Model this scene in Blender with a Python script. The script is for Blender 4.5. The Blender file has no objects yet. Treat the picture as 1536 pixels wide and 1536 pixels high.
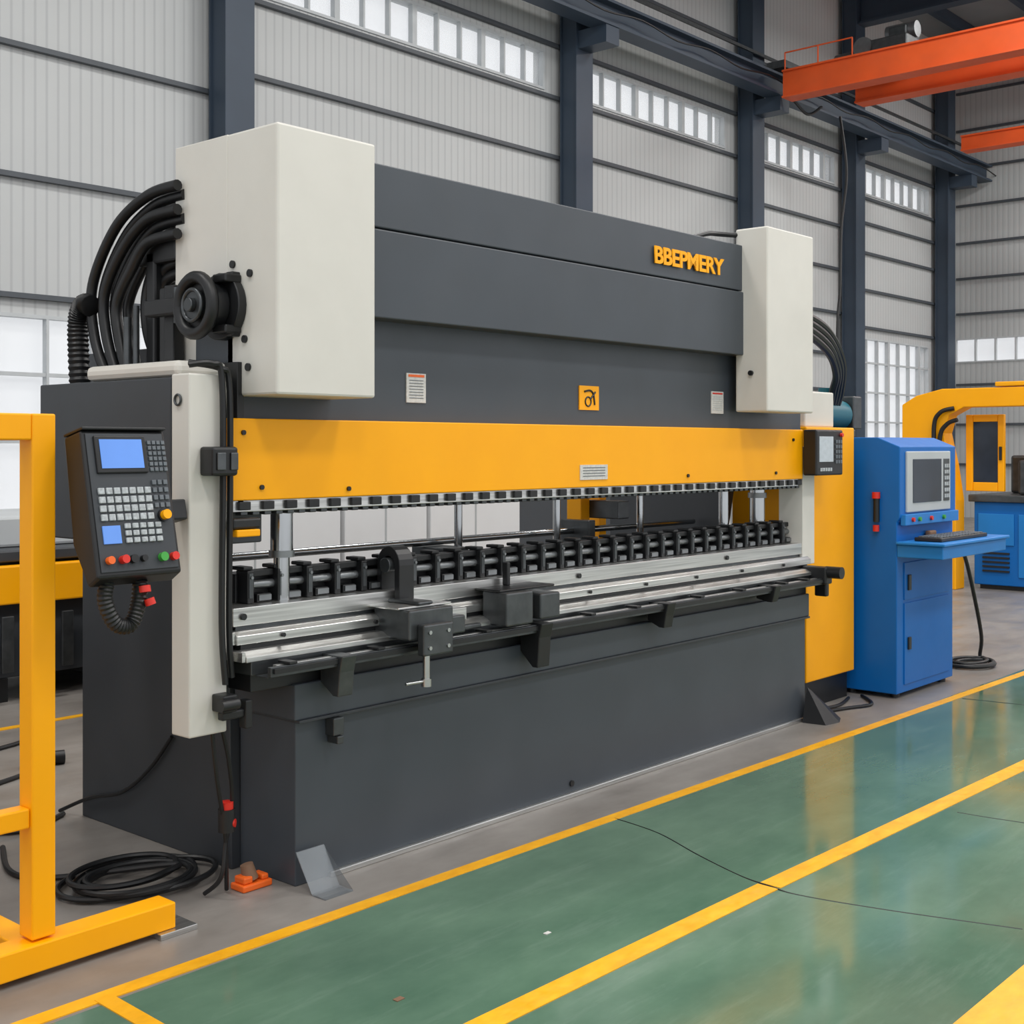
import bpy, bmesh, math, random
from mathutils import Vector, Matrix
random.seed(4)
sc=bpy.context.scene
try: sc.view_settings.view_transform='Standard'
except Exception: pass
# ---------------------------------------------------------------- materials
def lin(h):
    h=h.lstrip('#'); o=[]
    for i in (0,2,4):
        c=int(h[i:i+2],16)/255
        o.append(c/12.92 if c<=.04045 else ((c+.055)/1.055)**2.4)
    return o+[1]
def mat(name,col,rough=.5,metal=0,var=.06,scale=6,bump=0,emit=0,alpha=1,coat=0,spec=None,stretch=None,grime=0):
    m=bpy.data.materials.new(name); m.use_nodes=True; nt=m.node_tree; b=nt.nodes['Principled BSDF']
    c=lin(col)
    tc=nt.nodes.new('ShaderNodeTexCoord'); n=nt.nodes.new('ShaderNodeTexNoise'); n.inputs['Scale'].default_value=scale; n.inputs['Detail'].default_value=6
    if stretch:
        mp=nt.nodes.new('ShaderNodeMapping'); mp.inputs['Scale'].default_value=stretch
        nt.links.new(tc.outputs['Object'],mp.inputs[0]); nt.links.new(mp.outputs[0],n.inputs['Vector'])
    else: nt.links.new(tc.outputs['Object'],n.inputs['Vector'])
    r=nt.nodes.new('ShaderNodeValToRGB'); r.color_ramp.elements[0].position=.3; r.color_ramp.elements[1].position=.7
    r.color_ramp.elements[0].color=[x*(1-var) for x in c[:3]]+[1]; r.color_ramp.elements[1].color=[min(1,x*(1+var)) for x in c[:3]]+[1]
    nt.links.new(n.outputs['Fac'],r.inputs['Fac']); out=r.outputs['Color']
    if grime:
        g=nt.nodes.new('ShaderNodeTexNoise'); g.inputs['Scale'].default_value=1.6; g.inputs['Detail'].default_value=12; g.inputs['Roughness'].default_value=.72
        nt.links.new(tc.outputs['Object'],g.inputs['Vector'])
        gr=nt.nodes.new('ShaderNodeMapRange'); gr.inputs[1].default_value=.45; gr.inputs[2].default_value=.75; gr.inputs[3].default_value=0; gr.inputs[4].default_value=grime
        nt.links.new(g.outputs['Fac'],gr.inputs[0])
        mx=nt.nodes.new('ShaderNodeMix'); mx.data_type='RGBA'; nt.links.new(gr.outputs[0],mx.inputs[0]); nt.links.new(out,mx.inputs[6]); mx.inputs[7].default_value=(.16,.14,.12,1)
        out=mx.outputs[2]
        mr=nt.nodes.new('ShaderNodeMapRange'); mr.inputs[1].default_value=.3; mr.inputs[2].default_value=.7; mr.inputs[3].default_value=rough-.08; mr.inputs[4].default_value=rough+.1
        nt.links.new(g.outputs['Fac'],mr.inputs[0]); nt.links.new(mr.outputs[0],b.inputs['Roughness'])
    else: b.inputs['Roughness'].default_value=rough
    nt.links.new(out,b.inputs['Base Color'])
    b.inputs['Metallic'].default_value=metal
    if spec is not None: b.inputs['Specular IOR Level'].default_value=spec
    if bump:
        bp=nt.nodes.new('ShaderNodeBump'); bp.inputs['Strength'].default_value=bump; bp.inputs['Distance'].default_value=.01
        nt.links.new(n.outputs['Fac'],bp.inputs['Height']); nt.links.new(bp.outputs['Normal'],b.inputs['Normal'])
    if emit:
        nt.links.new(out,b.inputs['Emission Color']); b.inputs['Emission Strength'].default_value=emit
    if alpha<1: b.inputs['Alpha'].default_value=alpha
    return m
def wallmat(name,col,axis):
    m=mat(name,col,.6,0,.03,.8,spec=.3); nt=m.node_tree; b=nt.nodes['Principled BSDF']
    tc=nt.nodes['Texture Coordinate']; w=nt.nodes.new('ShaderNodeTexWave'); w.wave_type='BANDS'; w.bands_direction=axis
    w.inputs['Scale'].default_value=2.6; w.inputs['Distortion'].default_value=0
    nt.links.new(tc.outputs['Object'],w.inputs['Vector'])
    rp=nt.nodes.new('ShaderNodeValToRGB'); rp.color_ramp.elements[0].position=.0; rp.color_ramp.elements[1].position=.22
    rp.color_ramp.elements[0].color=(.84,.84,.85,1); rp.color_ramp.elements[1].color=(1,1,1,1)
    nt.links.new(w.outputs['Fac'],rp.inputs['Fac'])
    mx=nt.nodes.new('ShaderNodeMix'); mx.data_type='RGBA'; mx.blend_type='MULTIPLY'; mx.inputs[0].default_value=1
    src=b.inputs['Base Color'].links[0].from_socket
    nt.links.new(src,mx.inputs[6]); nt.links.new(rp.outputs['Color'],mx.inputs[7]); nt.links.new(mx.outputs[2],b.inputs['Base Color'])
    bp=nt.nodes.new('ShaderNodeBump'); bp.inputs['Strength'].default_value=.2; bp.inputs['Distance'].default_value=.01
    nt.links.new(w.outputs['Fac'],bp.inputs['Height']); nt.links.new(bp.outputs['Normal'],b.inputs['Normal'])
    return m
M={}
M['dark']=mat('machine_dark_grey_paint','#3e444b',.42,0,.07,3,grime=.05)
M['dark2']=mat('charcoal_and_side_shade_paint','#33373c',.45,0,.08,3,grime=.07)  # machine sides: front grey darkened, side shade in the colour; plain charcoal elsewhere
M['yel']=mat('yellow_paint','#ffac00',.42,0,.03,4,spec=.3,grime=.04)
M['beige']=mat('cream_paint','#d3d0c8',.5,0,.025,4,grime=.05)
M['black']=mat('black_plastic','#17181a',.42,0,.15,20)
M['rubber']=mat('black_rubber','#131416',.45,0,.2,30)
M['steel']=mat('brushed_steel','#c0c1c0',.28,1,.12,9)
M['steelp']=mat('ground_steel','#cbcbc9',.30,.92,.28,7,stretch=(.25,6,12))
M['chrome']=mat('chrome_rod','#b5b8ba',.18,1,.06,5)
M['dsteel']=mat('dark_steel','#55585a',.36,.75,.2,14)
M['msteel']=mat('mid_steel','#85888a',.36,.8,.15,10)
M['col']=mat('blue_grey_column_paint','#323f4e',.5,0,.08,2)
M['orange']=mat('orange_crane_paint','#df5a28',.5,0,.08,2,spec=.3,grime=.08)
M['blue']=mat('blue_paint','#0862ae',.42,0,.05,3,spec=.3,grime=.05)
M['blue2']=mat('blue_paint_light','#2279c2',.4,0,.05,3,spec=.3)
M['screen']=mat('lit_screen','#5b86cf',.25,0,.1,3,emit=.35)
M['screend']=mat('dark_screen','#2c3440',.15,0,.3,3)
M['screenw']=mat('pale_screen','#aeb6bd',.25,0,.08,40,emit=.1)
M['key']=mat('light_key_plastic','#a9aeb1',.5,0,.3,90)
M['keyg']=mat('grey_key_plastic','#5d6369',.5,0,.2,60)
M['paper']=mat('label_paper','#c9c8c4',.6,0,.12,90)
M['red']=mat('red_plastic','#d22a1c',.35)
M['green']=mat('green_plastic','#3f9a3c',.35)
M['or2']=mat('orange_plastic','#e8641c',.4)
M['brown']=mat('brown_cork','#7a5d48',.7)
M['girt']=mat('girt_steel','#474c52',.5)
M['ltgrey']=mat('light_grey_panel','#b4b8ba',.5,0,.05,2)
M['white']=mat('white_frame_paint','#b9bdbf',.5)
M['wpanel']=mat('white_cabinet_paint','#e6e7e8',.5,0,.04,2)
M['teal']=mat('teal_motor_paint','#14606e',.4)
M['lamp']=mat('added_lamp_diffuser','#ffffff',.5,emit=3)  # glowing cap of the added ceiling lamps
M['ceil']=mat('roof_sheet','#85898c',.6,0,.05,2)
M['wallx']=wallmat('ribbed_wall_cladding','#bcbebe','X')
M['wally']=wallmat('ribbed_end_wall_cladding','#b9bcbc','Y')
M['plastic']=mat('clear_plastic','#8d9398',.15,0,.1,5,alpha=.5)
m=bpy.data.materials.new('window_glass'); m.use_nodes=True; nt=m.node_tree; nt.nodes.clear()
o=nt.nodes.new('ShaderNodeOutputMaterial'); mx=nt.nodes.new('ShaderNodeMixShader'); tr=nt.nodes.new('ShaderNodeBsdfTransparent'); gl=nt.nodes.new('ShaderNodeBsdfDiffuse')
nz=nt.nodes.new('ShaderNodeTexNoise'); nz.inputs['Scale'].default_value=.7
rr=nt.nodes.new('ShaderNodeMapRange'); rr.inputs[3].default_value=0.0; rr.inputs[4].default_value=.35
nt.links.new(nz.outputs['Fac'],rr.inputs[0]); nt.links.new(rr.outputs[0],mx.inputs[0])
gl.inputs[0].default_value=(.8,.82,.84,1)
nt.links.new(tr.outputs[0],mx.inputs[1]); nt.links.new(gl.outputs[0],mx.inputs[2]); nt.links.new(mx.outputs[0],o.inputs[0]); M['glass']=m
def floormat(name,c1,c2,r0,r1,scale,bump=.05,spec=.5,scuff=None,sc_amt=.3):
    m=bpy.data.materials.new(name); m.use_nodes=True; nt=m.node_tree; b=nt.nodes['Principled BSDF']
    tc=nt.nodes.new('ShaderNodeTexCoord'); mp=nt.nodes.new('ShaderNodeMapping'); mp.inputs['Scale'].default_value=(1,1.7,1)
    n=nt.nodes.new('ShaderNodeTexNoise'); n.inputs['Scale'].default_value=scale; n.inputs['Detail'].default_value=10; n.inputs['Roughness'].default_value=.65
    nt.links.new(tc.outputs['Object'],mp.inputs[0]); nt.links.new(mp.outputs[0],n.inputs['Vector'])
    r=nt.nodes.new('ShaderNodeValToRGB'); r.color_ramp.elements[0].position=.32; r.color_ramp.elements[1].position=.7
    r.color_ramp.elements[0].color=lin(c1); r.color_ramp.elements[1].color=lin(c2)
    nt.links.new(n.outputs['Fac'],r.inputs[0]); out=r.outputs[0]
    if scuff:
        mp2=nt.nodes.new('ShaderNodeMapping'); mp2.inputs['Scale'].default_value=(.6,5,1); mp2.inputs['Rotation'].default_value=(0,0,.35)
        s=nt.nodes.new('ShaderNodeTexNoise'); s.inputs['Scale'].default_value=2.2; s.inputs['Detail'].default_value=12; s.inputs['Roughness'].default_value=.75
        nt.links.new(tc.outputs['Object'],mp2.inputs[0]); nt.links.new(mp2.outputs[0],s.inputs['Vector'])
        sr=nt.nodes.new('ShaderNodeMapRange'); sr.inputs[1].default_value=.52; sr.inputs[2].default_value=.78; sr.inputs[3].default_value=0; sr.inputs[4].default_value=sc_amt
        nt.links.new(s.outputs['Fac'],sr.inputs[0]); mx=nt.nodes.new('ShaderNodeMix'); mx.data_type='RGBA'
        nt.links.new(sr.outputs[0],mx.inputs[0]); nt.links.new(out,mx.inputs[6]); mx.inputs[7].default_value=lin(scuff); out=mx.outputs[2]
    nt.links.new(out,b.inputs['Base Color'])
    n2=nt.nodes.new('ShaderNodeTexNoise'); n2.inputs['Scale'].default_value=scale*2.3; n2.inputs['Detail'].default_value=5; nt.links.new(mp.outputs[0],n2.inputs['Vector'])
    mr=nt.nodes.new('ShaderNodeMapRange'); mr.inputs[1].default_value=.3; mr.inputs[2].default_value=.7; mr.inputs[3].default_value=r0; mr.inputs[4].default_value=r1
    nt.links.new(n2.outputs['Fac'],mr.inputs[0]); nt.links.new(mr.outputs[0],b.inputs['Roughness'])
    b.inputs['Specular IOR Level'].default_value=spec
    bp=nt.nodes.new('ShaderNodeBump'); bp.inputs['Strength'].default_value=bump; bp.inputs['Distance'].default_value=.01
    nt.links.new(n2.outputs['Fac'],bp.inputs['Height']); nt.links.new(bp.outputs['Normal'],b.inputs['Normal'])
    return m
M['conc']=floormat('grey_concrete','#746f6a','#8f8a85',.28,.48,1.3,scuff='#57524d',sc_amt=.35)
M['epoxy']=floormat('green_epoxy','#4a6856','#66836e',.07,.16,.9,.012,.7,scuff='#8fa294',sc_amt=.28)
M['line']=floormat('yellow_line_paint','#e09c10','#f6b51c',.3,.5,8,scuff='#8d7a4a',sc_amt=.25)
# ---------------------------------------------------------------- builders
def link(o,parent=None):
    bpy.context.collection.objects.link(o)
    if parent is not None: o.parent=parent
    return o
def empty(name,loc=(0,0,0),rot=(0,0,0)):
    e=bpy.data.objects.new(name,None); e.empty_display_size=.1; e.location=loc; e.rotation_euler=rot; return link(e)
def fin(bm,name,parent,m,smooth=False,bev=0):
    me=bpy.data.meshes.new(name)
    bmesh.ops.recalc_face_normals(bm,faces=bm.faces)
    bm.to_mesh(me); bm.free(); me.materials.append(M[m] if isinstance(m,str) else m)
    if smooth:
        for p in me.polygons: p.use_smooth=True
        try: me.set_sharp_from_angle(angle=math.radians(40))
        except Exception: pass
    ob=bpy.data.objects.new(name,me); link(ob,parent)
    if bev:
        md=ob.modifiers.new('bevel','BEVEL'); md.width=bev; md.segments=2; md.limit_method='ANGLE'
    return ob
def addbox(bm,b):
    x0,x1,y0,y1,z0,z1=b
    v=[bm.verts.new(p) for p in [(x0,y0,z0),(x1,y0,z0),(x1,y1,z0),(x0,y1,z0),(x0,y0,z1),(x1,y0,z1),(x1,y1,z1),(x0,y1,z1)]]
    for f in [(0,3,2,1),(4,5,6,7),(0,1,5,4),(1,2,6,5),(2,3,7,6),(3,0,4,7)]: bm.faces.new([v[i] for i in f])
def boxes(name,parent,m,L,bev=0.003):
    bm=bmesh.new()
    for b in L: addbox(bm,b)
    return fin(bm,name,parent,m,bev=bev)
def box(name,parent,m,x0,x1,y0,y1,z0,z1,bev=.004): return boxes(name,parent,m,[(x0,x1,y0,y1,z0,z1)],bev)
def addcyl(bm,p0,p1,r,seg=20,r2=None):
    p0=Vector(p0);p1=Vector(p1);d=p1-p0; q=d.to_track_quat('Z','Y').to_matrix().to_4x4()
    Mx=Matrix.Translation((p0+p1)/2)@q
    bmesh.ops.create_cone(bm,cap_ends=True,segments=seg,radius1=r,radius2=r if r2 is None else r2,depth=d.length,matrix=Mx)
def cyls(name,parent,m,L,seg=20,bev=0):
    bm=bmesh.new()
    for c in L: addcyl(bm,c[0],c[1],c[2],seg,c[3] if len(c)>3 else None)
    return fin(bm,name,parent,m,smooth=True,bev=bev)
def prism(name,parent,m,pts,ax,a0,a1,bev=.004):
    bm=bmesh.new()
    def mk(p,a):
        if ax=='x': return (a,p[0],p[1])
        if ax=='y': return (p[0],a,p[1])
        return (p[0],p[1],a)
    A=[bm.verts.new(mk(p,a0)) for p in pts]; B=[bm.verts.new(mk(p,a1)) for p in pts]
    bm.faces.new(A); bm.faces.new(B[::-1])
    n=len(pts)
    for i in range(n): bm.faces.new([A[i],B[i],B[(i+1)%n],A[(i+1)%n]])
    return fin(bm,name,parent,m,bev=bev)
def catmull(P,n=10,closed=False):
    P=[Vector(p) for p in P]; out=[]
    N=len(P)
    for i in range(N-1):
        p0=P[max(i-1,0)];p1=P[i];p2=P[i+1];p3=P[min(i+2,N-1)]
        for k in range(n):
            t=k/n
            out.append(.5*((2*p1)+(-p0+p2)*t+(2*p0-5*p1+4*p2-p3)*t*t+(-p0+3*p1-3*p2+p3)*t**3))
    out.append(P[-1]); return out
def addtube(bm,P,r,n=10,seg=10,rf=None):
    pts=catmull(P,n) if n else [Vector(p) for p in P]
    rings=[];up=None
    for i,p in enumerate(pts):
        t=(pts[min(i+1,len(pts)-1)]-pts[max(i-1,0)]).normalized()
        if up is None: up=t.orthogonal().normalized()
        up=(up-t*up.dot(t)).normalized(); s=t.cross(up)
        rr=r*(rf(i) if rf else 1)
        rings.append([bm.verts.new(p+up*math.cos(2*math.pi*k/seg)*rr+s*math.sin(2*math.pi*k/seg)*rr) for k in range(seg)])
    for a,b in zip(rings,rings[1:]):
        for k in range(seg): bm.faces.new([a[k],a[(k+1)%seg],b[(k+1)%seg],b[k]])
    bm.faces.new(rings[0][::-1]); bm.faces.new(rings[-1])
def tubes(name,parent,m,L,r,n=10,seg=10,rf=None):
    bm=bmesh.new()
    for P in L: addtube(bm,P,r,n,seg,rf)
    return fin(bm,name,parent,m,smooth=True)
def disc_ring(name,parent,m,c,R,r,ax='x',seg=32):
    pts=[]
    for i in range(seg+1):
        a=2*math.pi*i/seg
        if ax=='x': pts.append((c[0],c[1]+R*math.cos(a),c[2]+R*math.sin(a)))
        else: pts.append((c[0]+R*math.cos(a),c[1],c[2]+R*math.sin(a)))
    return tubes(name,parent,m,[pts],r,n=0,seg=10)
# ---------------------------------------------------------------- camera
cd=bpy.data.cameras.new('camera'); cam=link(bpy.data.objects.new('camera',cd)); sc.camera=cam
cam.location=(-2.95,-3.65,1.6); cam.rotation_euler=(math.radians(90),0,math.radians(41.4-90))
cd.sensor_width=36; cd.lens=1910/1536*36; cd.shift_y=-98/1536; cd.clip_end=200
# ---------------------------------------------------------------- hall
WX0,WX1,WY0,WY1=-9,25.5,-10,8.0; H=10.6
box('floor',None,'conc',WX0,WX1,WY0,WY1+.2,-.2,0,0)
box('floor_green_epoxy',None,'epoxy',WX0,WX1,-5.2,-.36,0,.002,0)
def strip(name,pts,w,z=.0035):
    bm=bmesh.new()
    for (a,b) in pts:
        a=Vector((a[0],a[1],0));b=Vector((b[0],b[1],0));d=(b-a).normalized();n=Vector((-d.y,d.x,0))*w/2
        q=[a-n,b-n,b+n,a+n]
        lo=[bm.verts.new((p.x,p.y,.0)) for p in q]; hi=[bm.verts.new((p.x,p.y,z)) for p in q]
        bm.faces.new(hi); bm.faces.new(lo[::-1])
        for i in range(4): bm.faces.new([lo[i],lo[(i+1)%4],hi[(i+1)%4],hi[i]])
    return fin(bm,name,None,'line')
strip('floor_marking_line',[((-6,-.30),(-.93,-.31)),((-.93,-.31),(6.2,-.42)),((6.2,-.42),(24,-.62))],.062)
strip('floor_marking_line.001',[((-6,-1.2),(-.35,-1.264)),((-.35,-1.264),(1.132,-1.29)),((1.148,-1.29),(24,-1.9))],.085,.0045)
strip('floor_marking_line.002',[((-6,-2.28),(24,-2.42))],.15)
strip('floor_marking_line.003',[((-.965,-.32),(-.99,-1.22))],.055,.005)
strip('floor_marking_line.004',[((-3,3.25),(3,3.3)),((-3,2.0),(-.1,2.05))],.06)
tubes('floor_crack',None,'black',[[(1.45,-.36,.001),(1.40,-.62,.001),(1.27,-.9,.001),(1.17,-1.15,.001),(1.14,-1.29,.003),(1.13,-1.42,.001),(1.20,-1.72,.001),(1.33,-2.13,.001)],[(2.51,-1.43,.001),(2.52,-1.55,.001),(2.55,-1.75,.001),(2.6,-2.2,.001)],[(5.0,-.45,.001),(5.05,-.8,.001),(5.1,-1.3,.001)]],.0034,6,6)
cols_x=[-.6,5.39,11.38,16.2,20.03,24.42]
bm=bmesh.new()
def wallband(x0,x1,z0,z1): addbox(bm,(x0,x1,WY1,WY1+.2,z0,z1))
wallband(WX0,WX1+.2,7.25,H); wallband(WX0,WX1+.2,3.8,6.68)
hw=[(-5.0,-1.2),(-.1,4.9),(5.8,10.95),(11.9,15.75),(16.75,19.7),(20.6,24.1)]
x=WX0
for a,b in hw: wallband(x,a,6.68,7.25); x=b
wallband(x,WX1+.2,6.68,7.25)
LW=2.88
wallband(WX0,-5.2,0,3.8); wallband(-5.2,4.9,LW,3.8); wallband(-5.2,4.9,0,.95); wallband(4.9,20.6,0,3.8)
wallband(20.6,24.1,0,1.6); wallband(24.1,WX1+.2,0,3.8)
fin(bm,'wall_north',None,'wallx')
wn=0
def window(x0,x1,z0,z1,step,hz=()):
    global wn
    wn+=1; e=empty('window_%d'%wn)
    L=[(x0,x1,WY1-.02,WY1+.08,z0,z0+.035),(x0,x1,WY1-.02,WY1+.08,z1-.035,z1)]
    n=max(1,round((x1-x0)/step))
    for i in range(n+1):
        xx=x0+(x1-x0)*i/n; w=.014 if i%3 else .04
        L.append((max(x0,xx-w),min(x1,xx+w),WY1-.018,WY1+.06,z0+.035,z1-.035))
    for h in hz: L.append((x0,x1,WY1-.01,WY1+.05,h-.018,h+.018))
    boxes('frame',e,'white',L,0)
    box('pane',e,'glass',x0,x1,WY1+.09,WY1+.1,z0,z1,0)
for a,b in hw: window(a,b,6.68,7.25,.42)
window(-5.2,4.9,.95,LW,.5,(2.3,1.65)); window(20.6,24.1,1.6,3.8,.5,(3.3,2.7,2.1))
EX=WX1
bm=bmesh.new(); addbox(bm,(EX,EX+.2,WY0,WY1,4.05,H)); addbox(bm,(EX,EX+.2,WY0,WY1,0,3.5)); fin(bm,'wall_east',None,'wally')
wn+=1; e=empty('window_%d'%wn)
L=[(EX-.02,EX+.06,WY0,7.98,3.5,3.53),(EX-.02,EX+.06,WY0,7.98,4.02,4.05)]
for i in range(40): L.append((EX-.018,EX+.06,7.95-i*.45-.018,7.95-i*.45+.018,3.53,4.02))
boxes('frame',e,'white',L,0); box('pane',e,'glass',EX+.08,EX+.09,WY0,7.98,3.5,4.05,0)
g=[]
for (a,b,zs) in [(WX0,5.3,(3.05,4.2,5.45,6.55)),(5.5,11.3,(3.1,4.35,5.75,6.6,7.35)),(11.5,16.1,(3.6,4.7,5.86,6.6,7.33,8.6)),(16.3,19.95,(2.7,3.4,4.2,5.05,5.9,6.6,7.33,8.4)),(20.1,25.4,(4.0,4.75,5.5,6.1,6.6,7.33,8.2,9.0))]:
    for z in zs: g.append((a,b,WY1-.07,WY1-.005,z-.025,z+.025))
boxes('trim_1',None,'girt',g,0)
boxes('trim_2',None,'girt',[(EX-.07,EX-.005,WY0,WY1-.08,z-.025,z+.025) for z in (1.2,2.1,3.0,4.6,5.4,6.2,7.05,7.9,8.75,9.6)],0)
for i,cx in enumerate(cols_x):
    nm='steel_column' if i==0 else 'steel_column.%03d'%i
    w=.19
    bm=bmesh.new()
    for b in [(cx-w,cx+w,7.60,7.625,0,H),(cx-w,cx+w,7.875,7.9,0,H),(cx-w+.025,cx+w-.025,7.625,7.875,0,H),(cx-w-.05,cx+w+.05,7.56,7.94,0,.03)]: addbox(bm,b)
    fin(bm,nm,None,'col')
e=empty('crane_runway_beam')
boxes('i_beam',e,'col',[(WX0,25.4,7.08,7.38,7.82,7.86),(WX0,25.4,7.08,7.38,7.50,7.54),(WX0,25.4,7.21,7.25,7.54,7.82)],0)
boxes('rail',e,'dsteel',[(WX0,25.4,7.2,7.26,7.86,7.92)],0)
boxes('brackets',e,'col',[(cx-.15,cx+.15,7.1,7.6,7.25,7.5) for cx in cols_x],0)
tubes('festoon_cable',e,'rubber',[[(x,7.04,7.72+(.0 if k%2==0 else -.08)) for k,x in enumerate([i*.9-6 for i in range(36)])]],.014,4,6)
boxes('conductor_bar',e,'dsteel',[(WX0,25.4,7.5,7.54,8.25,8.3)],0)
box('ceiling',None,'ceil',WX0,WX1+.2,WY0,WY1+.2,H,H+.15,0)
for i,cx in enumerate(cols_x):
    nm='roof_beam' if i==0 else 'roof_beam.%03d'%i
    boxes(nm,None,'col',[(cx-.14,cx+.14,WY0,7.59,9.75,9.79),(cx-.14,cx+.14,WY0,7.59,10.3,10.34),(cx-.02,cx+.02,WY0,7.59,9.79,10.3)],0)
boxes('roof_purlin',None,'col',[(WX0,25.4,y-.06,y+.06,10.35,10.58) for y in (7,5.5,4,2.5,1,-.5,-2,-3.5,-5,-6.5,-8)],0)
def crane(nm,xs,hs,z0,ys,truck=True):
    e=empty(nm)
    L=[]
    for x,y1,h in zip(xs,ys,hs):
        L+= [(x-.17,x+.17,WY0+.5,y1,z0,z0+.03),(x-.17,x+.17,WY0+.5,y1,z0+h-.03,z0+h),(x-.13,x+.13,WY0+.5,y1,z0+.03,z0+h-.03)]
    boxes('girder',e,'orange',L,0)
    if truck: boxes('end_truck',e,'dsteel',[(xs[0]-.05,xs[-1]+.2,ys[0]+.01,7.3,7.93,8.05)],0)
    return e
c1=crane('overhead_crane',(16.0,17.1),(.46,.38),7.38,(6.95,6.2))
R=[]
for k in range(6): R.append(((17.3,6.1-k*.8,7.8),(17.3,6.1-k*.8,8.3),.013))
for k in range(3): R.append(((15.85,6.9-k*.6,7.84),(15.85,6.9-k*.6,8.12),.013))
R+=[((17.3,6.2,8.3),(17.3,2.0,8.3),.013),((17.3,6.2,8.05),(17.3,2.0,8.05),.01),((15.85,6.9,8.12),(15.85,5.7,8.12),.013)]
cyls('handrail',c1,'orange',R,8)
boxes('hoist_trolley',c1,'dsteel',[(16.1,17.0,4.9,5.5,7.9,8.1),(16.3,16.8,5.0,5.3,8.1,8.3)],.02)
cyls('hoist_drum',c1,'msteel',[((16.2,5.7,8.05),(16.9,5.7,8.05),.16)])
cyls('hoist_motor',c1,'msteel',[((16.5,4.9,8.25),(16.5,5.4,8.25),.13),((16.5,5.9,8.0),(16.5,6.3,8.0),.1)])
crane('overhead_crane.001',(21.6,),(.3,),7.36,(6.2,),False)
e=empty('crane_pendant_cable'); tubes('cable',e,'rubber',[[(18.0,7.0,7.5),(18.05,6.9,6.5),(17.95,6.95,5.5),(17.8,6.9,4.4),(17.6,6.85,3.6),(17.6,6.85,1.0)],[(16.2,7.0,7.5),(16.6,6.9,7.25),(17.2,6.95,7.5)]],.025,8,8)
k=0
for lx in (-3.5,2,7.5,13,18.5,23):  # unseen lamps with fixtures, added to light the hall softly
    for ly in (-6.5,-2.5,2.5):
        nm='added_bay_lamp' if k==0 else 'added_bay_lamp.%03d'%k; k+=1
        e=empty(nm,(lx,ly,9.3))
        cyls('shade',e,'ltgrey',[((0,0,0),(0,0,.25),.35,.12),((0,0,.25),(0,0,.45),.1)],24)
        cyls('diffuser',e,'lamp',[((0,0,-.02),(0,0,0),.33)],24)
        cyls('hanger',e,'dsteel',[((0,0,.45),(0,0,1.05),.02)],8)
        ld=bpy.data.lights.new('added_lamp_light','AREA'); ld.shape='DISK'; ld.size=1.6; ld.energy=195; ld.color=(1,.98,.95)
        lo=link(bpy.data.objects.new('added_lamp_light',ld),e); lo.location=(0,0,-.06)
# ---------------------------------------------------------------- PRESS BRAKE
pb=empty('press_brake')
box('bed_front',pb,'dark',0,3.79,0,.33,0,.60,.004)
box('bed_lip',pb,'dark',-.02,3.80,-.022,.34,.607,.74,.006)
box('bed_seam',pb,'dark2',-.005,3.795,-.03,.3,.597,.608,.002)
box('floor_strip',pb,'steelp',.15,3.74,-.022,-.0,0,.022,.004)
sf=[(.33,0),(1.40,0),(1.40,2.0),(.30,2.0),(.14,1.9),(.14,1.42),(.5,1.36),(.55,1.05),(.35,.98)]
prism('side_frame_left',pb,'dark2',sf,'x',-.04,.04)
prism('side_frame_right',pb,'dark2',sf,'x',3.75,3.83)
box('electrical_cabinet',pb,'dark2',-.44,-.05,.13,1.02,1.25,1.84,.006)
box('cabinet_cover_top',pb,'beige',-.42,-.05,.12,.72,1.845,1.90,.02)
box('guard_column_left',pb,'beige',-.44,-.285,.02,.125,.61,1.85,.006)
box('guard_column_rear_edge',pb,'dark2',-.3,-.2,.126,.3,.7,1.85,.003)
tubes('column_cables',pb,'rubber',[[(-.42,.05,1.88),(-.36,.0,1.885),(-.325,-.005,1.84),(-.32,-.005,1.5),(-.325,-.005,1.0),(-.31,-.005,.78)],[(-.40,.08,1.89),(-.33,.0,1.87),(-.295,-.005,1.82),(-.29,-.005,1.5),(-.295,-.005,1.0),(-.28,.0,.80)]],.011,8,8)
box('column_clamp',pb,'black',-.40,-.295,-.06,.02,1.50,1.60,.01)
boxes('column_clamp_detail',pb,'dsteel',[(-.385,-.35,-.067,-.06,1.52,1.58),(-.33,-.30,-.067,-.06,1.52,1.58)],.003)
boxes('column_foot_bracket',pb,'black',[(-.35,-.29,-.05,.02,.69,.75),(-.34,-.22,-.03,.0,.66,.69),(-.25,-.22,-.04,0,.62,.72)],.006)
cyls('column_foot_knob',pb,'black',[((-.37,-.06,.72),(-.30,-.06,.72),.02)])
disc_ring('cable_gland',pb,'dsteel',(-.445,.08,1.76),.018,.004,'x')
box('ram_top_panel',pb,'dark',-.12,3.36,.008,.36,2.452,2.70,.005)
box('ram_mid_panel',pb,'dark',-.12,3.36,.0,.36,2.10,2.444,.005)
box('ram_core',pb,'black',-.10,3.35,.03,.34,2.11,2.69,0)
box('ram_lower_panel',pb,'dark',-.2,3.92,.10,.33,1.60,2.14,.004)
box('ram_lower_edge',pb,'black',-.22,-.19,.05,.33,1.40,1.90,.003)
box('cylinder_housing_left',pb,'beige',-.2,.255,-.15,.14,1.78,2.72,.009)
box('cylinder_housing_left_rear',pb,'beige',-.2,.24,.135,.46,2.2,2.72,.004)
box('frame_plate_left',pb,'beige',-.19,-.12,.141,.46,1.84,2.21,.006)
box('cylinder_housing_right',pb,'beige',3.10,3.61,-.15,.05,1.79,2.79,.009)
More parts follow.
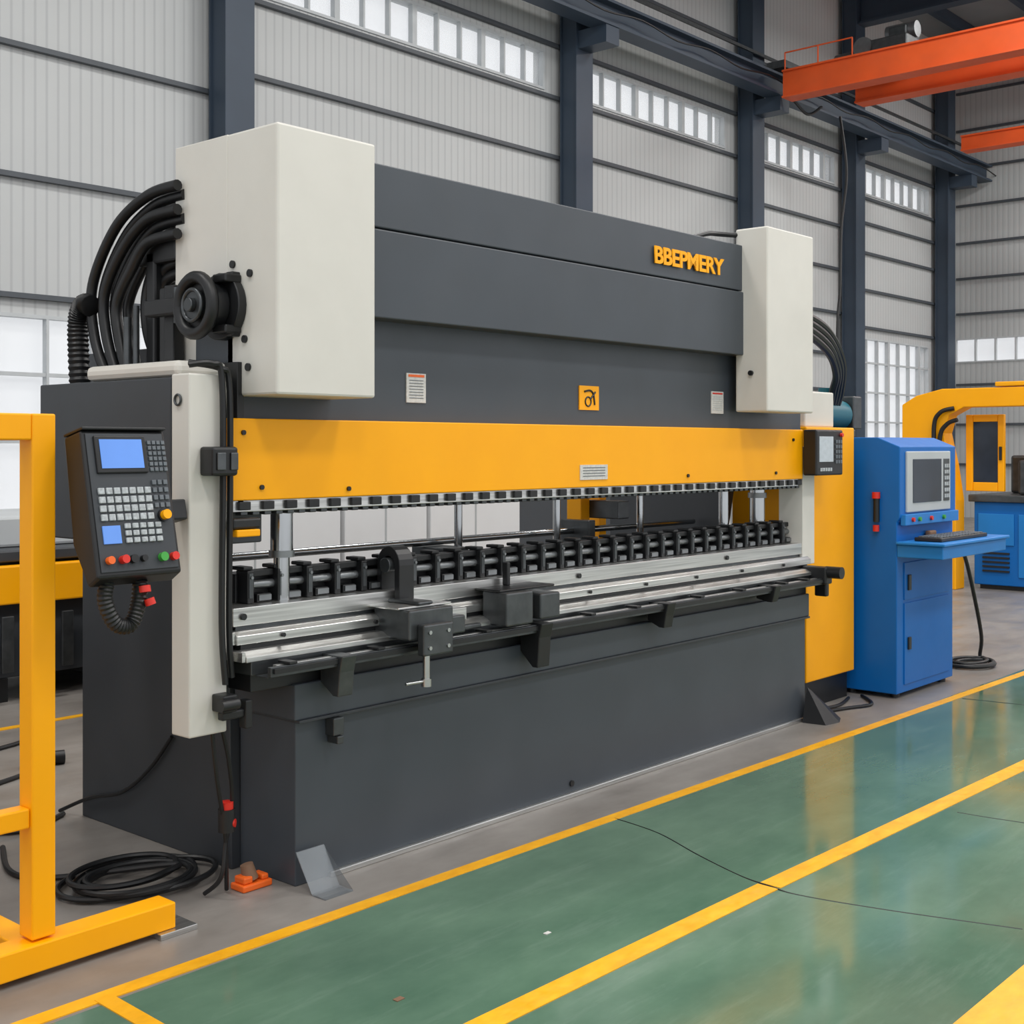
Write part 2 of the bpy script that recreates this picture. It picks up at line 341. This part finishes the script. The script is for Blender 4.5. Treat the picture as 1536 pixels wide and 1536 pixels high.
tubes('ram_top_pipe',pb,'rubber',[[(2.75,.1,2.71),(2.9,.1,2.75),(3.0,.1,2.76),(3.12,.04,2.76)]],.014,6,8)
L=[]
for (y,z) in [(0,2.21),(.03,1.98),(.01,1.88),(.1,2.25)]: L.append(((-.208,y,z),(-.195,y,z),.014))
L.append(((3.085,-.05,2.0),(3.105,-.05,2.0),.014))
cyls('housing_bolts',pb,'black',L,14)
cyls('drive_motor',pb,'black',[((-.2,.14,2.10),(-.235,.14,2.10),.12),((-.235,.16,2.10),(-.30,.16,2.10),.09)],28,.004)
disc_ring('drive_motor_rim',pb,'rubber',(-.31,.17,2.10),.10,.023)
disc_ring('drive_motor_inner_rim',pb,'dsteel',(-.325,.17,2.10),.055,.008)
cyls('drive_motor_hub',pb,'dsteel',[((-.27,.17,2.10),(-.325,.17,2.10),.05),((-.325,.17,2.10),(-.345,.17,2.10),.025)],20,.003)
boxes('drive_motor_bracket',pb,'black',[(-.235,-.195,.06,.1,1.99,2.22),(-.27,-.2,.05,.13,2.0,2.03),(-.27,-.2,.05,.13,2.18,2.21),(-.31,-.26,.2,.5,2.08,2.14),(-.25,-.2,.4,.46,1.9,2.2)],.006)
cyls('motor_linkage',pb,'dsteel',[((-.28,.25,2.11),(-.28,.42,2.11),.03),((-.28,.33,2.05),(-.28,.33,2.18),.012)],14)
hs=[]
for k in range(7):
    o=k*.03; xx=-.23+.035*(k%3)
    hs.append([(xx,.40,2.57-o),(xx,.60,2.555-o),(xx,.82-o*.6,2.46-o),(xx,.99-o,2.25-o*.5),(xx,.98-o,2.05),(xx,.88-o*.8,1.88),(xx+.02,.80-o*.5,1.84)])
tubes('hydraulic_hoses',pb,'rubber',hs,.021,10,10)
hs=[]
for k in range(4):
    o=k*.045; xx=-.15
    hs.append([(xx,.42,2.40-o),(xx,.60,2.37-o),(xx,.72-o*.6,2.22-o),(xx,.72-o,2.05),(xx,.62-o,1.9),(xx,.5,1.86)])
tubes('hydraulic_hoses_inner',pb,'rubber',hs,.022,10,10)
tubes('corrugated_hose',pb,'rubber',[[(-.25,.97,2.16),(-.25,1.02,2.17),(-.25,1.065,2.11),(-.25,1.065,1.98),(-.25,1.05,1.82)]],.038,14,12,lambda i:1+.16*(i%2))
boxes('hose_manifold',pb,'black',[(-.2,-.05,.46,.72,2.3,2.42),(-.2,-.1,.6,.66,1.84,2.35),(-.22,-.1,.47,.54,1.84,2.2)],.01)
cyls('manifold_pipes',pb,'dsteel',[((-.24,.72,1.84),(-.24,.72,2.1),.016),((-.24,.66,1.88),(-.24,.66,2.14),.012)],10)
box('yellow_beam',pb,'yel',-.275,3.82,.03,.10,1.41,1.70,.004)
cyls('beam_bolts',pb,'black',[((x,.022,z),(x,.035,z),.009) for x,z in [(-.21,1.65),(-.13,1.455),(.28,1.44),(3.5,1.45),(3.7,1.64),(2.6,1.45)]],12)
box('beam_label',pb,'paper',1.70,1.91,.026,.031,1.445,1.515,0)
boxes('beam_label_print',pb,'keyg',[(1.72,1.89,.0245,.0262,1.50-i*.013,1.503-i*.013) for i in range(4)],0)
box('punch_clamp_rail',pb,'steelp',-.24,3.80,.05,.11,1.368,1.41,.002)
boxes('punch_clamps',pb,'black',[(-.22+i*.105,-.22+i*.105+.05,.036,.06,1.375,1.405) for i in range(39)],.003)
boxes('punch_teeth',pb,'dsteel',[(-.2+i*.0525,-.2+i*.0525+.03,.055,.09,1.355,1.37) for i in range(77)],.003)
cyls('guide_rods',pb,'chrome',[((.04,.13,1.03),(.04,.13,1.22),.030),((.04,.13,1.2),(.04,.13,1.38),.042),((.04,.13,1.375),(.04,.13,1.40),.055),((3.62,.22,1.1),(3.62,.22,1.4),.045),((3.25,.22,1.1),(3.25,.22,1.4),.028)],28)
cyls('guide_rod_collars',pb,'msteel',[((.04,.13,1.19),(.04,.13,1.215),.048),((3.62,.22,1.3),(3.62,.22,1.33),.055)],28)
box('die_holder_core',pb,'black',-.14,3.97,.17,.27,1.03,1.135,.004)
L=[];L2=[];L3=[]
n=30
for i in range(n):
    x=-.13+i*.1375
    L.append((x,x+.03,.11,.18,1.031,1.15)); L.append((x-.006,x+.036,.125,.2,1.15,1.164)); L.append((x+.03,x+.1375,.135,.17,1.125,1.15))
    L.append((x+.05,x+.115,.12,.17,1.031,1.062))
    L2.append(((x+.03,.145,1.095),(x+.1375,.145,1.095),.016)); L3.append((x+.055,x+.11,.113,.12,1.038,1.058))
boxes('die_clamps',pb,'black',L,.004); cyls('die_clamp_pins',pb,'msteel',L2,10); boxes('die_clamp_plates',pb,'msteel',L3,0)
boxes('die_clamp_faces',pb,'dsteel',[(-.13+i*.1375+.006,-.13+i*.1375+.024,.107,.111,1.05,1.14) for i in range(n)],.001)
cyls('die_clamp_screws',pb,'msteel',[((-.13+i*.1375+.015,.10,1.125),(-.13+i*.1375+.015,.108,1.125),.006) for i in range(n)],8)
box('table_rail_top',pb,'steelp',-.24,3.88,.045,.30,.965,1.03,.003)
box('table_rail_groove',pb,'dsteel',-.22,3.87,.06,.30,.95,.966,0)
prism('table_rail_mid',pb,'steelp',[(.01,.905),(.01,.935),(.03,.95),(.3,.95),(.3,.905)],'x',-.25,3.88,.002)
box('table_rail_groove2',pb,'black',-.22,3.87,.03,.30,.885,.906,0)
prism('table_rail_low',pb,'steelp',[(-.045,.85),(-.045,.868),(-.01,.885),(.3,.885),(.3,.85)],'x',-.25,3.86,.002)
box('table_rail_under',pb,'dsteel',-.22,3.84,-.03,.30,.80,.85,.003)
box('table_support',pb,'black',-.2,3.80,-.0,.31,.735,.80,.003)
boxes('front_slide_rail',pb,'dsteel',[(-.2,3.80,-.115,-.095,.80,.835),(-.2,3.80,-.094,-.03,.795,.80)],.002)
box('front_slide_bar',pb,'steelp',-.15,3.78,-.085,-.06,.815,.835,.002)
boxes('front_slide_edge',pb,'black',[(-.19,3.8,-.125,-.1155,.812,.83)],.001)
boxes('slide_clips',pb,'black',[(x,x+.035,-.118,-.05,.836,.846) for x in (-.12,.30,.9,1.6,1.95,2.5,2.9,3.35,3.6)],.002)
boxes('end_stop_plates',pb,'steelp',[(-.265,-.251,-.04,.28,.852,.885),(-.265,-.251,.02,.28,.906,.95)],.001)
cyls('rail_bolts',pb,'black',[((x,.035,.998),(x,.05,.998),.012) for x in (1.71,-.2,3.0)]+[((-.05+i*.45,.0,.922),(-.05+i*.45,.012,.922),.008) for i in range(9)],12)
for nm,x,w,h in [('rail_bracket_1',.10,.07,.13),('rail_bracket_2',1.22,.08,.17),('rail_bracket_3',2.17,.07,.10),('rail_bracket_4',3.2,.06,.07)]:
    prism(nm,pb,'dsteel' if x<1 else 'black',[(-.145,.84),(-.02,.84),(-.02,.80-h*.5),(-.09,.82-h),(-.12,.82-h),(-.13,.78)],'x',x,x+w)
e=pb
boxes('slider_block',e,'dsteel',[(.42,.66,-.16,.04,.86,.975),(.46,.62,-.2,-.161,.80,.92),(.5,.58,-.13,.1,.985,1.0)],.008)
boxes('slider_plate',e,'steelp',[(.40,.69,-.12,.06,.976,.985),(.66,.80,-.1,-.0,.90,.95)],.003)
boxes('slider_arm',e,'dsteel',[(.66,.74,-.15,-.08,.86,.93),(.70,.9,-.09,-.06,.855,.875)],.006)
cyls('slider_bolts',e,'steel',[((x,-.205,z),(x,-.198,z),.008) for x in (.49,.59) for z in (.83,.89)],10)
prism('roller_arch',e,'black',[(.0,.985),(.0,1.12)]+[(.065-.065*math.cos(math.pi*i/10),1.13+.075*math.sin(math.pi*i/10)) for i in range(11)]+[(.13,1.12),(.13,.985),(.1,.985),(.1,1.11)]+[(.065+.035*math.cos(math.pi*i/8),1.125+.04*math.sin(math.pi*i/8)) for i in range(9)]+[(.03,1.11),(.03,.985)],'x',.52,.60,.003)
cyls('roller_axle',e,'dsteel',[((.5,.065,1.13),(.62,.065,1.13),.03)],20,.002)
cyls('slider_handle',e,'steel',[((.5,-.17,.71),(.5,-.17,.80),.014),((.5,-.17,.68),(.5,-.17,.71),.02),((.40,-.16,.70),(.5,-.17,.70),.006)],14)
boxes('stop_block',e,'dsteel',[(1.0,1.17,-.14,.0,.85,.99),(1.22,1.35,-.14,.0,.86,.97)],.008)
boxes('stop_block_plate',e,'black',[(1.0,1.36,-.1,.044,.99,1.0),(1.171,1.219,-.1,.0,.87,.95)],.004)
boxes('stop_finger',e,'black',[(1.16,1.18,.0,.03,1.0,1.1)],.004)
boxes('rail_end_handle',e,'black',[(3.78,3.86,-.14,.02,.80,.9),(3.861,3.90,-.1,-.02,.72,.86)],.01)
cyls('rail_end_knob',e,'black',[((3.82,-.22,.87),(3.82,-.12,.87),.035)])
boxes('bed_valve',e,'dsteel',[(.14,.19,-.05,0,.53,.596),(.15,.18,-.06,-.0,.50,.529)],.004)
cyls('bed_plug',e,'black',[((1.6,-.008,.06),(1.6,.002,.06),.014)],12)
boxes('light_curtain_left',e,'black',[(-.28,-.16,-.01,.05,1.312,1.35)],.008); boxes('light_curtain_lens',e,'yel',[(-.27,-.17,-.018,.05,1.285,1.31)],.004)
box('label_1',e,'paper',.65,.76,.095,.101,1.78,1.90,0); box('label_1_header',e,'or2',.66,.75,.0935,.096,1.885,1.895,0)
boxes('label_1_print',e,'keyg',[(.665,.745,.0935,.0955,1.87-i*.012,1.8725-i*.012) for i in range(7)],0)
box('label_2',e,'paper',2.93,3.05,.095,.101,1.78,1.90,0); box('label_2_header',e,'red',2.94,3.04,.0935,.096,1.885,1.893,0)
boxes('label_2_print',e,'ltgrey',[(2.945,3.035,.0935,.0955,1.87-i*.012,1.873-i*.012) for i in range(7)],0)
box('warning_sign',e,'yel',1.78,1.93,.094,.101,1.775,1.89,0)
disc_ring('warning_sign_symbol',e,'black',(1.845,.0935,1.815),.022,.004,'y',20)
tubes('warning_sign_arrow',e,'black',[[(1.815,.093,1.862),(1.86,.093,1.868),(1.885,.093,1.85),(1.895,.093,1.80)],[(1.86,.093,1.825),(1.90,.093,1.862)]],.005,4,6)
t=bpy.data.curves.new('lettering','FONT'); t.body='BBEPMERY'; t.size=.118; t.extrude=.003; t.offset=.0032; t.space_character=.95
t.materials.append(M['yel']); to=link(bpy.data.objects.new('lettering',t),e); to.location=(2.25,-.003,2.515); to.rotation_euler=(math.pi/2,0,0)
bpy.context.view_layer.update(); to.scale=(.64/max(.01,to.dimensions[0]),1,1)
boxes('backgauge_beam',e,'dsteel',[(.1,3.7,.8,.95,.95,1.05)],.004)
cyls('backgauge_rods',e,'chrome',[((.1,.72,1.14),(3.7,.72,1.14),.018)]+[((x,.62,1.05),(x,.62,1.38),.02) for x in (1.5,2.25,3.0)],16)
boxes('backgauge_tower',e,'yel',[(2.62,2.70,.75,.85,1.05,1.42),(2.86,2.92,.8,.88,1.05,1.42),(2.55,2.95,.70,.745,1.34,1.40)],.004)
boxes('backgauge_finger',e,'dsteel',[(2.70,2.8,.55,.8,1.2,1.3),(2.5,2.56,.6,.8,1.051,1.2),(1.35,1.5,.55,.79,1.051,1.12)],.006)
box('guard_column_right',e,'beige',3.835,3.98,.04,.2,.9,1.60,.004)
box('yellow_side_cabinet',e,'yel',3.99,4.62,.10,.62,.17,1.72,.008)
box('side_cabinet_plinth',e,'black',4.0,4.6,.14,.6,0,.17,.004)
boxes('side_cabinet_top_box',e,'beige',[(4.05,4.42,.14,.35,1.72,1.94),(3.86,4.0,.201,.3,1.6,1.75)],.01)
box('pump_stand',e,'dark2',4.66,5.4,.32,.8,0,1.66,.006)
cyls('pump_motor',e,'teal',[((4.85,.5,1.82),(5.2,.5,1.82),.1),((5.0,.5,1.92),(5.0,.5,2.0),.05)],24); boxes('pump_motor_mount',e,'dsteel',[(4.8,5.25,.4,.6,1.66,1.72),(5.22,5.34,.4,.6,1.72,1.95)],.01)
tubes('hydraulic_hoses_right',e,'rubber',[[(3.6,.1,2.40-.03*k),(4.0,.14,2.41-.035*k),(4.45,.2,2.34-.045*k),(4.85-.03*k,.3,2.17-.03*k),(5.03-.04*k,.4,1.98),(5.05-.03*k,.45,1.86)] for k in range(4)],.024,8,8)
box('hmi_box',e,'black',3.80,4.13,-.07,.02,1.43,1.70,.01); box('hmi_screen',e,'screenw',3.83,4.0,-.074,-.068,1.51,1.66,.002)
boxes('hmi_keys',e,'keyg',[(4.03+i*.03,4.05+i*.03,-.076,-.068,1.5+j*.03,1.52+j*.03) for i in range(3) for j in range(5)],.001)
boxes('hmi_keys_low',e,'key',[(3.84+i*.03,3.86+i*.03,-.076,-.068,1.455,1.475) for i in range(5)],.001)
boxes('hmi_mount',e,'black',[(3.9,3.98,.02,.12,1.5,1.6)],.004)
cyls('hmi_buttons',e,'red',[((4.1,-.085,1.67),(4.1,-.068,1.67),.012)],12)
tubes('hanging_cable',pb,'rubber',[[(-.055,.70,.45),(-.058,.85,.30),(-.06,1.05,.17),(-.06,1.3,.10),(-.09,1.5,.013)],
 [(-.33,.05,.65),(-.30,.06,.45),(-.26,.08,.3),(-.24,.09,.2),(-.23,.1,.1),(-.2,.14,.012)],[(-.30,.05,.67),(-.25,.06,.5),(-.22,.08,.33),(-.24,.09,.2),(-.26,.09,.08),(-.28,.16,.012)]],.008,8,8)
cyls('hanging_plug',pb,'rubber',[((-.24,.085,.24),(-.24,.085,.32),.03)],16); cyls('hanging_plug_ring',pb,'red',[((-.24,.085,.32),(-.24,.085,.345),.024),((-.22,.06,.27),(-.24,.085,.27),.015)],16)
# ---------------------------------------------------------------- CNC pendant
p=empty('cnc_control_panel',(-.94,-.25,1.21),(-.224,0,0))
prism('body',p,'black',[(.0,0),(.0,.45),(.10,.45),(.12,.12),(.06,-.02)],'x',0,.29,.008)
boxes('face_plate',p,'dark2',[(.012,.278,-.004,0,.015,.44)],.002)
box('hood',p,'black',0,.29,-.012,.1,.451,.460,.003)
box('screen_bezel',p,'black',.035,.21,-.012,0,.315,.432,.004); box('screen',p,'screen',.05,.195,-.014,-.011,.33,.42,0)
boxes('keys_upper',p,'keyg',[(.218+i*.0165,.230+i*.0165,-.010,-.003,.32+j*.017,.332+j*.017) for i in range(4) for j in range(6)],.001)
boxes('keys_main',p,'key',[(.03+i*.0265,.051+i*.0265,-.011,-.003,.17+j*.027,.19+j*.027) for i in range(7) for j in range(4)],.002)
boxes('keys_dark',p,'keyg',[(.218+i*.02,.232+i*.02,-.010,-.003,.205+j*.024,.22+j*.024) for i in range(3) for j in range(4)],.001)
boxes('keys_lower',p,'key',[(.105+i*.0265,.125+i*.0265,-.011,-.003,.10+j*.022,.116+j*.022) for i in range(5) for j in range(3)],.002)
box('small_display',p,'screen',.03,.09,-.008,-.003,.10,.155,.001)
cyls('buttons_black',p,'rubber',[((.12,-.02,.05),(.12,0,.05),.013),((.155,-.02,.05),(.155,0,.05),.010),((.245,-.012,.18),(.245,0,.18),.02)],16)
cyls('button_red',p,'red',[((.085,-.028,.05),(.085,0,.05),.013),((.262,-.022,.05),(.262,0,.05),.013)],16)
cyls('button_orange',p,'or2',[((.04,-.022,.05),(.04,0,.05),.012)],16)
cyls('button_green',p,'green',[((.222,-.022,.05),(.222,0,.05),.014)],16)
cyls('button_yellow',p,'yel',[((.245,-.03,.18),(.245,-.01,.18),.015)],16)
box('support_arm',p,'black',.10,.20,.1,.22,.2,.28,.006)
boxes('support_pivot',p,'black',[(.18,.49,.221,.29,.2,.27)],.006)
tubes('cable_conduit',p,'rubber',[[(.06,.05,.0),(.05,.06,-.06),(.08,.07,-.13),(.13,.07,-.14),(.16,.06,-.08),(.17,.05,-.01)]],.022,12,12,lambda i:1+.15*(i%2))
cyls('cable_connectors',p,'red',[((.17,.03,-.05),(.17,.03,-.03),.018),((.185,.03,-.09),(.18,.03,-.07),.016)],12)
# ---------------------------------------------------------------- blue kiosk
k=empty('cnc_operator_kiosk')
prism('body',k,'blue',[(-.15,.03),(.27,.03),(.27,1.66),(-.02,1.66),(-.17,1.60),(-.17,1.15),(-.15,1.12)],'x',4.70,5.58,.006)
cyls('feet',k,'black',[((x,y,0),(x,y,.03),.03) for x in (4.78,5.5) for y in (-.1,.2)],12)
boxes('doors',k,'blue',[(4.80,5.50,-.158,-.148,.62,.86),(4.80,5.50,-.158,-.148,.08,.60)],.003)
boxes('door_handles',k,'black',[(4.84,4.88,-.17,-.155,.68,.78),(4.84,4.88,-.17,-.155,.3,.38)],.004)
box('screen_bezel',k,'ltgrey',4.78,5.46,-.185,-.168,1.18,1.57,.006); box('screen',k,'screend',4.86,5.30,-.19,-.184,1.24,1.52,.002)
box('keypad',k,'dsteel',5.34,5.43,-.19,-.184,1.24,1.52,.002)
boxes('button_strip',k,'blue2',[(4.72,5.56,-.2,-.165,1.10,1.17)],.004)
boxes('keys',k,'key',[(5.345+i*.03,5.365+i*.03,-.195,-.189,1.26+j*.04,1.285+j*.04) for i in range(3) for j in range(6)],.001)
cyls('buttons',k,'red',[((4.82,-.215,1.135),(4.82,-.2,1.135),.014),((5.1,-.215,1.135),(5.1,-.2,1.135),.014)],12)
cyls('buttons_green',k,'green',[((4.92,-.215,1.135),(4.92,-.2,1.135),.014),((5.3,-.215,1.135),(5.3,-.2,1.135),.014)],12)
boxes('shelf',k,'blue2',[(4.70,5.75,-.45,-.15,.90,.98),(4.68,5.77,-.47,-.15,.981,1.0)],.006)
boxes('keyboard',k,'black',[(4.8,5.55,-.40,-.22,1.0,1.025)],.006)
boxes('keyboard_keys',k,'keyg',[(4.83+i*.05,4.87+i*.05,-.38+j*.04,-.355+j*.04,1.025,1.032) for i in range(14) for j in range(4)],.001)
boxes('clutter',k,'brown',[(5.1,5.2,-.2,-.16,1.0,1.05)],.01)
cyls('coiled_handset',k,'black',[((4.685,-.02,1.12),(4.685,-.02,1.27),.02)],12); cyls('handset_button',k,'red',[((4.68,-.02,1.27),(4.68,-.02,1.31),.026),((4.68,-.02,1.06),(4.68,-.02,1.1),.02)],12)
# ---------------------------------------------------------------- machine with yellow arch (far right)
a=empty('yellow_arch_machine')
prism('arch',a,'yel',[(2.67,1.45),(2.67,2.08),(2.5,2.18),(2.2,2.25),(1.0,2.25),(.7,2.25),(.7,2.04),(1.95,2.04),(2.12,1.95),(2.18,1.75),(2.1,1.4),(2.04,1.0),(2.04,0),(2.2,0),(2.22,1.0),(2.3,1.45)],'x',11.0,11.25,.01)
boxes('arch_rail',a,'yel',[(10.99,11.2,.7,1.6,2.26,2.31)],.01)
box('bed',a,'blue',11.3,14,1.0,1.95,.05,.98,.01); box('bed_base',a,'black',11.35,13.9,1.05,1.9,0,.05,.0); box('bed_top',a,'dsteel',11.25,14,.95,2.0,.98,1.06,.01)
boxes('bed_panel',a,'blue2',[(11.285,11.298,1.05,1.45,.15,.85),(11.285,11.298,1.5,1.9,.5,.85)],.005)
boxes('bed_vent',a,'black',[(11.28,11.299,1.55,1.85,.2+i*.05,.22+i*.05) for i in range(5)],.001)
boxes('door_frame',a,'yel',[(11.26,11.32,1.95,2.03,1.10,1.96),(11.26,11.32,1.6,1.67,1.10,1.96),(11.26,11.32,1.671,1.949,1.88,1.96),(11.26,11.32,1.671,1.949,1.10,1.2)],.008)
box('door_window',a,'screend',11.28,11.30,1.67,1.95,1.2,1.88,0)
boxes('door_handle',a,'black',[(11.24,11.26,1.62,1.65,1.45,1.6)],.004)
boxes('inner_works',a,'dsteel',[(12,13,1.1,1.8,1.06,1.5),(11.9,12.4,1.2,1.5,1.5,1.85),(11.4,11.7,1.05,1.3,1.06,1.3),(11.4,11.6,1.35,1.5,1.06,1.45)],.03)
cyls('spindle',a,'msteel',[((11.5,1.2,1.3),(11.5,1.2,1.75),.07),((11.45,1.42,1.55),(11.45,1.1,1.55),.05)],16)
cyls('orange_knob',a,'or2',[((11.4,1.3,1.65),(11.4,1.3,1.75),.05)],16)
boxes('inner_guard',a,'ltgrey',[(12.9,13.8,1.0,1.9,1.06,1.95)],.02)
tubes('cables',a,'rubber',[[(10.98,2.05,2.03),(10.95,2.2,1.98),(10.95,2.27,1.8),(10.96,2.25,1.2),(10.97,2.25,.4),(10.97,2.28,.05)],[(10.95,2.0,1.9),(10.95,2.12,1.85),(10.95,2.2,1.7),(10.96,2.22,1.2),(10.97,2.24,.4),(10.9,2.3,.05)]],.025)
b=empty('storage_cabinet_row')
boxes('body',b,'wpanel',[(1.2,2.6,2.75,3.15,0,1.5),(2.64,3.4,2.75,3.15,0,1.5),(3.44,4.4,2.75,3.15,0,1.5)],.006)
boxes('back_panel',b,'dark2',[(1.2,4.4,3.151,3.17,0,1.5)],0)
boxes('door_seams',b,'ltgrey',[(x,x+.012,2.746,2.749,.1,1.45) for x in (1.9,3.0,3.9)],0)
b=empty('grey_cabinet_machine')
boxes('body',b,'wpanel',[(7.2,8.4,3.6,4.3,0,1.55),(8.5,9.3,3.9,4.5,0,1.5)],.02); boxes('doors',b,'wpanel',[(7.25,7.8,3.58,3.6,.1,1.5),(7.84,8.36,3.58,3.6,.1,1.5)],.005)
boxes('dark_unit',b,'dark2',[(5.2,7.0,3.8,4.6,0,1.5)],.02)
# ---------------------------------------------------------------- left yellow guard frame
f=empty('yellow_guard_frame',(-.012,-.075,0))
boxes('posts',f,'yel',[(-1.02,-.943,.04,.12,.112,1.70),(-2.3,-2.22,.04,.12,.112,1.70)],.005)
boxes('top_rail',f,'yel',[(-2.219,-1.021,.04,.12,1.62,1.70),(-1.02,-.943,.121,1.12,1.62,1.70)],.005)
boxes('foot_beams',f,'yel',[(-2.5,-.53,.02,.12,.02,.105),(-1.05,-.96,.121,1.3,.02,.1),(-2.3,-2.2,.121,1.3,.02,.1)],.005)
boxes('rear_posts',f,'yel',[(-1.02,-.95,1.121,1.2,.101,1.70)],.005)
boxes('mid_rail',f,'yel',[(-2.219,-1.021,.05,.11,.45,.51)],.005)
boxes('foot_pads',f,'steelp',[(-.60,-.46,.0,.14,0,.019),(-1.08,-.94,1.2,1.34,0,.019),(-2.5,-2.3,0,.14,0,.019)],.002)
# ---------------------------------------------------------------- left background machine
g=empty('sheet_cutting_table')
boxes('bed',g,'dark2',[(-3.6,2.0,4.0,5.4,.15,.75),(-3.6,2.05,3.95,5.5,.88,.95)],.01)
boxes('legs',g,'black',[(x,x+.15,4.0,5.4,0,.15) for x in (-3.4,-2,-.6,.8,1.8)],.005)
boxes('bed_upper',g,'dsteel',[(-3.5,1.95,4.05,5.3,.75,.88)],.005)
boxes('yellow_end',g,'yel',[(.2,2.0,3.9,3.99,.62,.86)],.01)
boxes('gantry',g,'dark2',[(-.6,.3,3.9,5.6,.951,1.25)],.02)
boxes('gantry_cover',g,'ltgrey',[(.9,1.9,4.2,5.2,.951,1.15)],.02)
boxes('rollers',g,'dsteel',[(.25+i*.2,.33+i*.2,3.88,3.9,.2,.55) for i in range(9)],.005)
boxes('control_cabinet',g,'ltgrey',[(-.9,.4,5.8,6.3,0,2.0)],.02)
g2=empty('tool_trolley'); boxes('frame',g2,'dark2',[(-1.55,-.9,1.6,2.3,.5,.9),(-1.5,-.95,1.65,2.25,.12,.2)],.01)
boxes('posts',g2,'black',[(x,x+.05,y,y+.05,.05,.5) for x in (-1.52,-.98) for y in (1.63,2.2)],.004)
cyls('wheels',g2,'rubber',[((x,y,.05),(x+.03,y,.05),.05) for x in (-1.5,-.98) for y in (1.66,2.22)],16)
# ---------------------------------------------------------------- floor items
def coil(cx,cy,R,loops,r,nm,seed,tail,wob=1):
    random.seed(seed); pts=[]
    N=loops*12
    ox,oy,rs=[random.uniform(-.07,.07)*wob for _ in range(loops+2)],[random.uniform(-.05,.05)*wob for _ in range(loops+2)],[random.uniform(.75,1.1) for _ in range(loops+2)]
    for i in range(N):
        a=2*math.pi*i/12; l=i//12; fr=(i%12)/12
        L=lambda A:A[l]*(1-fr)+A[l+1]*fr
        pts.append((cx+L(ox)+R*L(rs)*math.cos(a),cy+L(oy)+R*L(rs)*.75*math.sin(a),r+.003+(i/12)*r*.6))
    pts+=tail
    e=empty(nm); tubes('cable',e,'rubber',[pts],r,6,8)
coil(-.38,.47,.235,6,.011,'cable_coil',11,[(-.55,.72,.012),(-.62,.9,.012),(-.5,1.2,.012)],1.3)
coil(6.2,-.02,.2,3,.014,'cable_coil.001',5,[(6.45,.0,.05),(6.4,-.03,.2),(6.22,-.05,.5),(6.05,-.05,.8),(5.9,-.05,.93),(5.79,-.05,.95)])
e=empty('ground_clamp'); boxes('base',e,'or2',[(-.17,-.04,.08,.16,0,.025),(-.16,-.12,.09,.15,.025,.05),(-.08,-.05,.09,.15,.025,.045)],.006); cyls('knob',e,'brown',[((-.11,.12,.03),(-.12,.13,.085),.03,.024)],14)
e=empty('clear_plastic_guard'); prism('sheet',e,'plastic',[(-.03,.135),(-.025,.135),(-.115,.006),(-.19,.004),(-.19,0),(-.12,0)],'x',-.02,.11,0)
e=empty('black_corner_guard')
bm=bmesh.new(); vv=[bm.verts.new(q) for q in [(3.70,-.03,0),(3.93,-.03,0),(3.96,-.14,0),(3.85,-.19,0),(3.72,-.17,0),(3.75,-.035,.2),(3.77,-.05,.18)]]
for fc in [(0,4,3,2,1),(4,0,5,6),(4,6,3),(3,6,2),(6,5,1,2),(0,1,5)]: bm.faces.new([vv[i] for i in fc])
fin(bm,'cloth',e,'rubber')
e=empty('floor_cable'); tubes('cable',e,'rubber',[[(4.0,-.0,.012),(4.2,-.06,.012),(4.4,-.12,.012),(4.55,-.02,.012),(4.62,.05,.012)],[(4.02,.06,.012),(4.25,.02,.012),(4.5,.08,.012)]],.01,6,8)
e=empty('floor_cable.001'); tubes('cable',e,'rubber',[[(-.12,1.55,.012),(-.3,1.65,.012),(-.6,2.6,.012),(-1.4,2.8,.012)],[(.1,2.2,.012),(-.3,2.0,.012),(-.5,1.6,.012),(-.35,1.35,.012),(-.1,1.45,.012)],[(.7,3.0,.012),(.2,2.8,.012),(-.4,3.1,.012),(-1.2,3.0,.012)]],.011,6,8)
e=empty('floor_plug'); cyls('body',e,'rubber',[((.25,2.35,.035),(.38,2.3,.035),.035)],14); cyls('ring',e,'or2',[((.22,2.36,.035),(.25,2.35,.035),.036)],14)
e=empty('floor_debris'); boxes('bit',e,'paper',[(.25,.275,-.98,-.965,.002,.005)],.001); boxes('leaf',e,'brown',[(-.42,-.39,-.98,-.96,.002,.005)],.001)
w=bpy.data.worlds.new('world'); sc.world=w; w.use_nodes=True; bg=w.node_tree.nodes['Background']; bg.inputs[0].default_value=(.95,.97,1,1); bg.inputs[1].default_value=1.0
